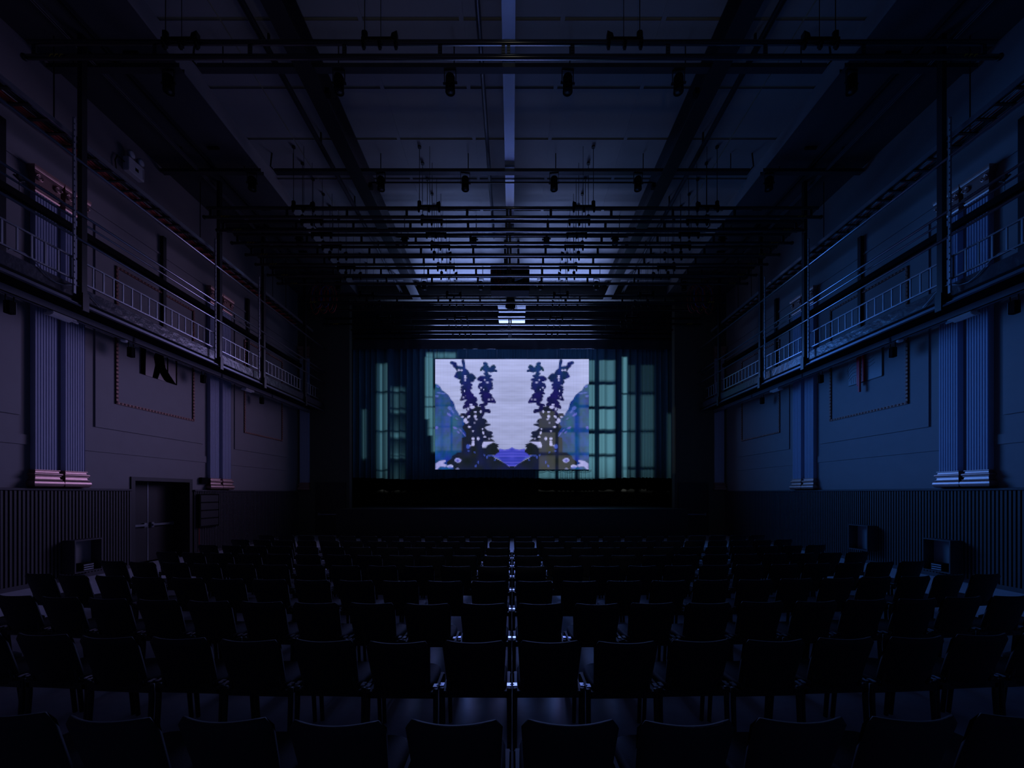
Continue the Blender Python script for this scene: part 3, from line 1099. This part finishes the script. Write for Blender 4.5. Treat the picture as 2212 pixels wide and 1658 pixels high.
    for off, mm, r in defs:
        pts = [(s * (9.17 - off + .015 * math.sin(k * 1.3 + off * 40)), 3.5 + k * .7, TZ + .03 + r) for k in range(20)]
        MB().tube(pts, r, 6).build('cable', M[mm], c, True)
    # clamps on the middle rail
    for j, y in enumerate((7.0, 9.9, 13.0)):
        h = MB().cbox((s * (GX - .07), y, EYE + 5.47), (.05, .05, .06))
        h.tube([(s * (GX - .07), y - .08, EYE + 5.46), (s * (GX - .10), y, EYE + 5.40), (s * (GX - .07), y + .07, EYE + 5.45)], .018, 6)
        h.tube([(s * (GX - .07), y, EYE + 5.44), (s * (GX - .05), y + .02, EYE + 5.25)], .004, 5)
        tag(h.build('pipe_clamp', M['black']), 'small black pipe clamp on gallery rail %s, %s from the rear' % ('over the doors' if s < 0 else 'opposite the doors', ordn[j]), 'clamp', 'rail clamps')
    # draped loose cable over the deck edge
    pts = [(s * (GX - .01), 6.9 + k * .12, GZ + .42 + .10 * math.sin(k * .8) - .015 * k) for k in range(14)]
    tag(MB().tube(pts, .008, 5).build('loose_cable', M['steel']), 'thin loose cable lying over the gallery edge %s' % side, 'cable')

    # fixtures under the gallery
    for j, y in enumerate((8.38, 14.3)):
        t = thing('strip_light', 'white angular strip light under the gallery %s, %s the rear' % ('on the door side' if s < 0 else 'opposite the doors', ('nearer', 'farther from')[j]),
                  'lamp', (s * 9.32, y, GZ - .16))
        MB().prism([(s * 9.24, GZ - .10), (s * 9.40, GZ - .10), (s * 9.38, GZ - .05), (s * 9.26, GZ - .05)], 'y', y - .22, y + .22).build('housing', M['white'], t)
        MB().prism([(s * 9.22, GZ - .13), (s * 9.30, GZ - .16), (s * 9.42, GZ - .13), (s * 9.40, GZ - .10), (s * 9.24, GZ - .10)], 'y', y - .25, y + .12).build('reflector', M['white'], t)
        MB().box(s * 9.30, s * 9.32, y + .12, y + .3, GZ - .12, GZ - .08).build('bracket', M['steel'], t)
    tag(MB().lathe([(.05, GZ - .115), (.065, GZ - .10), (.065, GZ - .065), (.05, GZ - .06)], 14, (s * 9.30, 9.7, 0)).build('smoke_detector', M['white'], None, True),
        'small round white detector under the gallery %s' % ('on the door side' if s < 0 else 'opposite the doors'), 'detector')
    for j, y in enumerate((7.62, 10.05, 12.4, 15.3)):
        t = thing('loudspeaker', 'small black loudspeaker under the gallery %s, %s from the rear' % ('on the door side' if s < 0 else 'opposite the doors', ordn[j]),
                  'speaker', (s * 9.45, y, GZ - .36), 0, 'under-gallery loudspeakers')
        MB().rbox(min(s * 9.40, s * 9.52), max(s * 9.40, s * 9.52), y - .06, y + .06, GZ - .36, GZ - .12, .01).build('cabinet', M['matt'], t)
        MB().box(s * 9.45, s * 9.47, y - .07, y - .06, GZ - .3, GZ + .08).box(s * 9.45, s * 9.47, y + .06, y + .07, GZ - .3, GZ + .08).build('bracket', M['black'], t)
        MB().box(s * 9.41, s * 9.51, y + .06, y + .066, GZ - .35, GZ - .13).build('grille', M['grey'], t)
    # conduit elbow hooks on the bearer
    for j, y in enumerate((9.9, 12.9, 15.6)):
        k = MB().box(s * 9.24, s * 9.25, y - .02, y + .02, GZ - .05, GZ + .07).box(s * 9.2, s * 9.25, y - .02, y + .02, GZ - .03, GZ - .02)
        tag(k.build('beam_clip', M['deckedge']), 'small steel clip on the bearer beam under the gallery %s, %s from the rear' % ('door side' if s < 0 else 'print side', ordn[j]), 'clip', 'bearer clips')

# ------------------------------------------------------------------ wall objects
# emergency light on the left wall
ey, ez = 10.45, EYE + 8.18
t = thing('emergency_light', 'twin-head emergency light on a white battery box above the cable tray', 'lamp', (-WX + .08, ey, ez))
MB().rbox(-WX + .001, -WX + .16, ey - .22, ey + .22, ez, ez + .36, .012).build('battery_box', M['white'], t)
MB().box(-WX + .16, -WX + .163, ey - .04, ey + .05, ez + .12, ez + .2).build('indicator_panel', M['matt'], t)
MB().box(-WX + .16, -WX + .163, ey + .17, ey + .19, ez + .06, ez + .3).build('status_strip', M['grey'], t)
for k in (-1, 1):
    c = (-WX + .12, ey + k * .13, ez + .46)
    h = MB().lathe([(.02, -.06), (.08, -.03), (.095, .02), (.095, .04)], 16, c, 'x')
    h.tube([(c[0], c[1], ez + .35), c], .02, 8)
    hd = h.build('lamp_head', M['grey'], t, True)
    MB().lathe([(.085, .041), (.07, .055), (.02, .062)], 16, c, 'x').build('lens', M['headglass'], hd, True)
tag(MB().tube([(-WX + .05, ey - .22, ez + .2), (-WX + .05, ey - .4, ez + .22), (-WX + .05, ey - .46, ez + .05), (-WX + .05, ey - .42, ez - .2)], .015, 6).build('conduit', M['black'], None, True),
    'short black conduit running into the emergency light', 'conduit')

# poster with dark figures on the left wall
PX = -WX + .031
t = thing('poster', 'rectangular dark printed poster hanging on the wall under the gallery', 'poster', (PX, 11.25, EYE + 3.15))
def onwall(s, x, pts, d0, d1):
    return MB().prism([(p[0], p[1]) for p in pts], 'x', x - s * d0, x - s * d1)
y0_, y1_, z0_, z1_ = 10.68, 11.84, EYE + 3.16, EYE + 4.3
MB().box(PX, PX + .02, y0_, y1_, z0_, z1_).build('print_board', M['poster'], t)
E = lambda u, v: (y0_ + u * (y1_ - y0_), z0_ + v * (z1_ - z0_))
for poly in ([(0, 0), (.12, 0), (.14, 1), (0, 1)], [(.30, 0), (.44, 0), (.50, .16), (.62, .02), (.68, 0), (.98, 0), (.78, .20), (.66, .34), (.60, .62), (.56, 1), (.36, 1), (.40, .66), (.33, .5), (.37, .32)],
             [(.70, .28), (.74, .26), (.73, .95), (.69, .95)], [(.96, 0), (1, 0), (1, 1), (.95, 1)]):
    onwall(-1, PX + .02, [E(*p) for p in poly], 0.0, -.002).build('dark_shape', M['posterdark'], t)
# pale print with red ribbons on the right wall
PX = WX - .031
t = thing('hanging_print', 'pale line-drawn print with red ribbons hanging in front of it', 'print', (PX, 11.2, EYE + 3.15))
y0_, y1_, z0_, z1_ = 10.72, 11.78, EYE + 3.12, EYE + 4.3
MB().box(PX, PX - .02, y0_, y1_, z0_, z1_).build('print_board', M['print'], t)
MB().box(PX - .02, PX - .03, y0_ - .015, y0_, z0_, z1_).box(PX, PX - .03, y0_, y1_, z0_ - .015, z0_).build('print_edge', M['printline'], t)
for i in range(5):
    pts = []
    for k in range(11):
        a = PI * (.1 + .75 * k / 10)
        pts.append((PX - .021, y1_ - .22 - (.22 + .02 * i) * math.cos(a), z0_ + .04 + .05 * i + (.2 + .05 * i) * math.sin(a)))
    MB().tube(pts, .005, 4).build('drawn_line', M['printline'], t)
for i in range(5):
    yy = y1_ - .38 + .07 * i
    MB().tube([(PX - .021, yy, z0_ + .03), (PX - .021, yy + .01, z0_ + .2)], .004, 4).build('drawn_line', M['printline'], t)
for i in range(3):
    MB().tube([(PX - .021, y0_ + .2 + .02 * i, z0_ + .42 + .09 * i), (PX - .021, y0_ + .36, z0_ + .36 + .1 * i), (PX - .021, y0_ + .5, z0_ + .4 + .09 * i)], .005, 4).build('drawn_line', M['printline'], t)
for i, (yy, zb, dx) in enumerate(((11.30, EYE + 2.83, .09), (11.37, EYE + 3.02, .07), (11.22, EYE + 3.1, .05))):
    MB().box(PX - dx, PX - dx - .05, yy - .022, yy + .022, zb, z1_).build('red_ribbon', M['redribbon'], t)
# paint repair patches on the right wall are part of its wear
# small call box and notice board on the left wall
tag(MB().rbox(-WX + .001, -WX + .10, 12.72, 13.0, 2.22, 2.42, .01).build('call_box', M['matt']), 'small black box on the wall above the dark notice panel', 'box')
t = thing('notice_panel', 'tall dark panel mounted on the slats beside the double doors', 'panel', (-9.7, 12.97, .85))
MB().rbox(-WX + .065, -WX + .16, 12.55, 13.4, .85, 1.9, .015).build('panel_body', M['matt'], t)
for k in range(4):
    MB().box(-WX + .16, -WX + .165, 12.6, 13.35, .9 + k * .25, 1.11 + k * .25).build('panel_sheet', M['posterdark'], t)
tag(MB().tube([(-WX + .09, 12.62, .85), (-WX + .09, 12.62, .1)], .012, 6).build('conduit', M['redcable']), 'thin reddish conduit running down the slats from the dark panel', 'conduit')


def wall_box(s, y0_, y1_, z0_, z1_, label, gear):
    x1, x0 = s * (WX - .062), s * (WX - .32)
    t = thing('equipment_box', label, 'wall box', (s * (WX - .2), (y0_ + y1_) / 2, z0_), 0, 'open wall boxes')
    w = .025
    m_ = MB().box(x0, x1, y0_, y0_ + w, z0_, z1_).box(x0, x1, y1_ - w, y1_, z0_, z1_).box(x0, x1, y0_ + w, y1_ - w, z1_ - w, z1_).box(x0, x1, y0_ + w, y1_ - w, z0_, z0_ + w)
    m_.build('box_frame', M['slat'], t)
    MB().box(x1, x1 - s * .012, y0_ + w, y1_ - w, z0_ + w, z1_ - w).build('back_panel', M['grey'], t)
    if gear:
        g_ = thing('patch_unit', 'small patch unit standing inside the wall box %s' % ('near the double doors' if s < 0 else 'nearest the rear opposite the doors'), 'equipment', (s * (WX - .2), y0_ + .3, z0_ + w))
        MB().rbox(min(s * (WX - .1), s * (WX - .28)), max(s * (WX - .1), s * (WX - .28)), y0_ + .2, y0_ + .45, z0_ + w, z0_ + w + .17, .008).build('case', M['matt'], g_)
        for k in range(3):
            MB().box(s * (WX - .28), s * (WX - .286), y0_ + .22, y0_ + .43, z0_ + .04 + k * .05, z0_ + .065 + k * .05).build('faceplate', M['steel'], g_)


wall_box(-1, 8.82, 9.42, .16, .89, 'open-front dark box on the slats near the double doors', True)
wall_box(1, 8.80, 9.40, .16, .89, 'open-front dark box on the slats opposite the doors, nearer the rear', True)
wall_box(1, 10.85, 11.47, .36, 1.05, 'open-front dark box on the slats opposite the doors, higher and nearer the stage', False)

# ------------------------------------------------------------------ overhead: duct, pipe, beams, tracks
tag(MB().rbox(-.20, .068, YB + .1, 14.5, EYE + 9.1, ZC - .015, .004).build('ceiling_duct', M['duct']), 'long pale blue-grey duct along the middle of the ceiling', 'duct')
t = thing('ceiling_pipe', 'long dark round pipe beside the central ceiling duct', 'pipe', (-.65, 8, EYE + 9.2))
MB().tube([(-.65, YB + .1, EYE + 9.22), (-.65, 14.6, EYE + 9.22)], .05, 12).build('pipe_run', M['track'], t, True)
for k in range(6):
    y = 2.5 + k * 2.4
    MB().box(-.66, -.64, y - .02, y + .02, EYE + 9.25, ZC - .01).build('pipe_hanger', M['black'], t)
for s in (-1, 1):
    sd = 'on the double-door side' if s < 0 else 'opposite the double-door side'
    t = thing('ceiling_beam', 'heavy black steel beam under the ceiling %s' % sd, 'beam', (s * 4.35, 8, EYE + 8.9))
    x0, x1 = s * 4.17, s * 4.55
    MB().box(x0, x1, YB + .1, YF - .02, EYE + 8.9, EYE + 8.93).build('lower_flange', M['black'], t)
    MB().box(x0, x1, YB + .1, YF - .02, ZC - .045, ZC - .013).build('upper_flange', M['black'], t)
    MB().box(s * 4.34, s * 4.38, YB + .1, YF - .02, EYE + 8.93, ZC - .045).build('web', M['black'], t)
    for k in range(5):
        y = 6.3 + k * 2.75
        MB().cbox((s * 4.12, y, EYE + 8.95), (.10, .12, .14)).build('beam_clamp', M['matt'], t)
    # pairs of fine tracks
    for nm, xx, zz, w, mm in (('ceiling_track', 5.05, EYE + 9.14, .10, 'track'), ('ceiling_track', 8.33, EYE + 9.05, .10, 'track'), ('ceiling_track', 8.75, EYE + 8.98, .06, 'rail')):
        tr = MB()
        tr.box(s * (xx - w / 2), s * (xx - w / 2 + .015), YB + .1, YF - .02, zz, zz + .07)
        tr.box(s * (xx + w / 2 - .015), s * (xx + w / 2), YB + .1, YF - .02, zz, zz + .07)
        tr.box(s * (xx - w / 2), s * (xx + w / 2), YB + .1, YF - .02, zz + .07, zz + .08)
        t = thing(nm, 'thin dark %s track along the ceiling %s' % ('inner' if xx < 6 else 'middle' if xx < 8.5 else 'outer', sd), 'track', (s * xx, 8, zz))
        tr.build('channel', M[mm], t)
        for k in range(8):
            y = 1.5 + 2.3 * k
            top = ZC if xx < 6 else ZS
            MB().box(s * (xx - .02), s * (xx + .02), y - .02, y + .02, zz + .08, top).build('track_hanger', M['black'], t)
    # ribs across the soffit
    for k in range(5):
        y = 8.4 + 2.3 * k
        tag(MB().box(s * 8.05, s * 7.75, y - .03, y + .03, ZS - .05, ZS).build('soffit_bracket', M['matt']), 'short black bracket on the side soffit %s, %s from the rear' % (sd, ordn[k]), 'bracket', 'soffit brackets')

# ------------------------------------------------------------------ lamp bars with hanging spotlights
def spot_proto():
    t = thing('hanging_spotlight', 'x', 'spotlight')
    b_ = MB().lathe([(.03, .17), (.085, .15), (.10, .12), (.10, -.15), (.105, -.16), (.105, -.185), (.088, -.185), (.085, -.15)], 16)
    b_.build('housing', M['matt'], t, True)
    MB().lathe([(.084, -.172), (.05, -.166), (.002, -.164)], 16).build('lens', M['glass'], t, True)
    y = MB().box(-.128, -.115, -.02, .02, -.02, .26).box(.115, .128, -.02, .02, -.02, .26).box(-.128, .128, -.02, .02, .25, .265)
    y.build('yoke', M['black'], t)
    k = MB().lathe([(.025, -.15), (.025, .15)], 8, (0, 0, 0), 'x')
    k.build('pivot_knob', M['black'], t)
    return t


sp0 = spot_proto()
sused = False
bars_y = (8.58, 11.34, 13.85, 16.93)
bar_names = ('nearest the rear', 'second from the rear', 'third from the rear', 'nearest the stage')
for bi, y in enumerate(bars_y):
    zb = EYE + 8.96
    for part, x0, x1 in (('centre', -6.63, 6.63), ('left', -9.8, -7.0), ('right', 7.0, 9.8)):
        where = {'centre': 'across the raised ceiling', 'left': 'on the double-door side', 'right': 'opposite the double doors'}[part]
        t = thing('lighting_bar', 'black perforated lighting bar %s, %s' % (where, bar_names[bi]), 'lighting bar', ((x0 + x1) / 2, y, zb), 0, 'lighting bars')
        c = MB().box(x0, x1, y - .07, y - .062, zb, zb + .09).box(x0, x1, y + .062, y + .07, zb, zb + .09).box(x0, x1, y - .062, y + .062, zb, zb + .01)
        c.build('channel', M['track'], t)
        n = 6 if part == 'centre' else 2
        top = ZC - .012 if part == 'centre' else ZS
        for k in range(n):
            xx = x0 + .5 + (x1 - x0 - 1.0) * k / (n - 1)
            MB().tube([(xx, y, zb + .005), (xx, y, top)], .014, 6).build('hanger_rod', M['black'], t)
        if part == 'centre':
            MB().tube([(x0, y, zb + .05), (x0 - .14, y, zb + .2), (x0 - .1, y, ZC)], .02, 6).build('feed_conduit', M['black'], t, True)
            MB().tube([(x1, y, zb + .05), (x1 + .14, y, zb + .2), (x1 + .1, y, ZC)], .02, 6).build('feed_conduit', M['black'], t, True)
    for li, x in enumerate((-7.28, -3.67, -1.31, 1.18, 3.53, 7.2)):
        o = copy_tree(sp0) if sused else sp0
        sused = True
        o.location = (x, y, EYE + 8.69)
        o.rotation_euler = (0, 0, .2 * math.sin(li * 3 + bi))
        tag(o, 'black hanging spotlight, %s from the double-door side on the lighting bar %s' % (ordn[li], bar_names[bi]), 'spotlight', 'hanging spotlights')
    # plain pipe just beyond the bar
    if bi == 0:
        continue
    tag(MB().tube([(-4.1, y + .45, EYE + 9.05), (4.1, y + .45, EYE + 9.05)], .02, 8).build('cross_pipe', M['black'], None, True),
        'thin black pipe across the ceiling just beyond the lighting bar %s' % bar_names[bi], 'pipe', 'cross pipes')

# ------------------------------------------------------------------ fly battens
BH = EYE + 7.7
bat_y = (7.03, 11.12, 11.66, 12.24, 12.87, 13.42, 14.05, 14.62, 16.08, 16.76, 18.1, 18.78, 19.85)


def batten_proto():
    t = thing('pipe_batten', 'x', 'batten')
    L = 8.4
    for z, dl in ((.125, 0.0), (-.125, .03)):
        MB().tube([(-L - dl, 0, z), (L + dl, 0, z)], .042, 10).build('pipe', M['pipe'], t, True)
    for x in (-8.3, -6.2, -4.55, -2.91, -1.25, -.15, -.06, 1.05, 2.71, 4.4, 6.1, 8.2):
        w = .035 if abs(x) > .3 else .03
        s_ = MB().box(x - w, x + w, -.012, .012, -.10, .10)
        o_ = s_.build('spacer', M['black'], t)
        h = MB()
        for k in range(3):
            h.cbox((x - .012, -.014, -.05 + k * .05), (.008, .004, .01)).cbox((x + .012, -.014, -.05 + k * .05), (.008, .004, .01))
        h.build('bolt_row', M['steel'], o_)['kind'] = 'stuff'
    for cx, fl in ((-5.76, 1), (-2.3, 1), (1.96, -1), (5.36, -1)):
        a = MB()
        a.box(cx - .30, cx + .30, -.05, .05, .165, .178)
        for k in (-.28, 0, .28):
            a.cbox((cx + k, 0, .125), (.05, .10, .10))
            a.cbox((cx + k, 0, .05), (.045, .05, .06))
        br = a.build('clamp_bracket', M['matt'], t)
        MB().rbox(cx - fl * .26 - .05, cx - fl * .26 + .05, -.04, .04, .17, .33, .025).build('pulley_block', M['matt'], br)
        w = MB().prism([(cx + fl * .20, .176), (cx + fl * .31, .176), (cx + fl * .31, .29), (cx + fl * .22, .25)] if fl > 0 else
                       [(cx + fl * .20, .176), (cx + fl * .22, .25), (cx + fl * .31, .29), (cx + fl * .31, .176)], 'y', -.045, .045)
        w.build('wire_guide', M['matt'], br)
        MB().tube([(cx - .2, 0, .21), (cx + .2, 0, .21)], [.006, .006], 5).build('turnbuckle', M['steel'], br)
        MB().tube([(cx - fl * .26, 0, .32), (cx - fl * .26, 0, ZC - BH - .012)], .009, 5).build('hoist_wire', M['blackcable'], t)
        MB().tube([(cx + fl * .02, 0, .2), (cx + fl * .02, 0, ZC - BH - .012)], .007, 5).build('hoist_wire', M['blackcable'], t)
        MB().lathe([(.05, ZC - BH - .05), (.05, ZC - BH - .012)], 10, (cx - fl * .26, 0, 0)).build('ceiling_cup', M['black'], t)
    for x in (-8.0, 7.8):
        y = MB()
        for k in range(3):
            xx = x + k * .085
            y.add([(xx, -.045, -.165), (xx + .02, -.045, -.165), (xx + .05, -.044, -.115), (xx + .03, -.044, -.115)], [(0, 1, 2, 3)])
            y.add([(xx + .02, -.044, -.115), (xx + .075, -.044, -.115), (xx + .08, -.0445, -.13), (xx + .025, -.0445, -.13)], [(0, 1, 2, 3)])
        y.build('end_marking', M['yellow'], t)
    MB().ball((-8.47, 0, -.125), .055, (1, 1, 1), 8, 6).build('end_cap', M['black'], t, True)
    MB().ball((8.47, 0, -.125), .055, (1, 1, 1), 8, 6).build('end_cap', M['black'], t, True)
    return t


bp0 = batten_proto()
for i, y in enumerate(bat_y):
    o = copy_tree(bp0) if i else bp0
    o.location = (.02 * math.sin(i * 2.1), y, BH + (.01 * math.sin(i * 1.7)))
    if i == 0:
        lab = 'black double-pipe batten hung by itself toward the rear of the hall'
    else:
        lab = 'black double-pipe batten, %s of the twelve close-hung ones counted from the curtain' % ordn[12 - i]
    tag(o, lab, 'batten', 'hanging double-pipe battens')

# ------------------------------------------------------------------ rig in the middle near the stage
t = thing('equipment_cage', 'black hanging equipment cage with cable loops in the middle of the hall', 'equipment', (0, 15.2, EYE + 7.3))
MB().rbox(-.80, .65, 15.05, 15.6, EYE + 7.55, EYE + 8.55, .02).build('cage_body', M['matt'], t)
MB().box(-.30, -.22, 15.25, 15.35, EYE + 8.55, ZC - .01).box(.2, .28, 15.25, 15.35, EYE + 8.55, ZC - .01).build('support_arm', M['black'], t)
for k in range(9):
    x = -.75 + .055 * k
    d = .25 + .06 * (k % 4)
    pts = [(x, 15.0, EYE + 8.5)] + [(x + .35 * f, 14.96, EYE + 8.1 - d * math.sin(PI * f) - .15 * f) for f in (0, .25, .5, .75, 1)]
    MB().tube(pts, .014, 6).build('cable_loop', M['redcable' if k % 3 == 0 else 'blackcable'], t, True)
tilt = MB()
tilt.prism([(.10, EYE + 7.86), (.42, EYE + 7.98), (.26, EYE + 8.02), (.10, EYE + 8.05)], 'y', 14.95, 15.02)
tilt.build('paper_card', M['white'], t)
t = thing('moving_light', 'black lamp head with dangling cables hanging before the white ceiling panel', 'lamp', (-.05, 16.5, EYE + 7.4))
MB().box(-.07, -.05, 16.44, 16.46, EYE + 7.95, ZC - .01).build('support_rod', M['black'], t)
MB().lathe([(.05, .25), (.16, .2), (.2, .05), (.2, -.15), (.12, -.25), (.03, -.27)], 14, (-.06, 16.45, EYE + 7.72)).build('head', M['matt'], t, True)
for k in range(5):
    pts = [(-.25 + .1 * k, 16.4, EYE + 7.75), (-.27 + .12 * k, 16.38, EYE + 7.5 - .03 * k), (-.05 + .05 * k, 16.36, EYE + 7.45 - .05 * (k % 2)), (.2 - .03 * k, 16.38, EYE + 7.7)]
    MB().tube(pts, .012, 5).build('dangling_cable', M['blackcable'], t, True)
for j, (y, w, h0, h1, lab) in enumerate(((17.0, .60, 7.94, 8.03, 'white rectangular reflector panel hung behind the dangling lamp head'),
                                        (18.2, .61, 7.95, 8.00, 'white rectangular reflector panel hung closest to the stage'))):
    o = thing('reflector_panel', lab, 'panel', (0, y, EYE + h0))
    p = MB()
    p.add([(-w - .02, y, EYE + h0), (w - .02, y, EYE + h0), (w + .0, y + 1.0, EYE + h1), (-w + .02, y + 1.0, EYE + h1),
           (-w - .02, y, EYE + h0 + .02), (w - .02, y, EYE + h0 + .02), (w + .0, y + 1.0, EYE + h1 + .02), (-w + .02, y + 1.0, EYE + h1 + .02)],
          [(0, 1, 2, 3), (7, 6, 5, 4), (0, 1, 5, 4), (1, 2, 6, 5), (2, 3, 7, 6), (3, 0, 4, 7)])
    p.build('panel_sheet', M['sheet'], o)
    for x in (-.5, .5):
        MB().tube([(x, y + .25, EYE + h0 + .02), (x, y + .25, ZC - .012)], .008, 5).build('hanging_wire', M['blackcable'], o)

# coiled cable bundles hung at both sides near the stage
for s in (-1, 1):
    t = thing('cable_bundle', 'hanging loops of red and blue cable near the stage %s' % ('on the double-door side' if s < 0 else 'opposite the double doors'), 'cables', (s * 7.7, 16.4, EYE + 7.0))
    MB().box(s * 7.70, s * 7.73, 16.44, 16.47, EYE + 8.3, ZS).build('hanging_strap', M['black'], t)
    for k in range(10):
        a = 7.3 + .09 * k
        top = EYE + 8.4 + .05 * (k % 3)
        bot = EYE + 7.3 + .08 * (k % 4)
        pts = []
        for i in range(13):
            th_ = PI * 2 * i / 12
            pts.append((s * (a + .20 * math.sin(th_)), 16.4 + .06 * (k % 3), (top + bot) / 2 + (top - bot) / 2 * math.cos(th_)))
        MB().tube(pts, .013, 5).build('cable_loop', M[('redcable', 'blackcable', 'redcable', 'bluecable')[k % 4]], t, True)
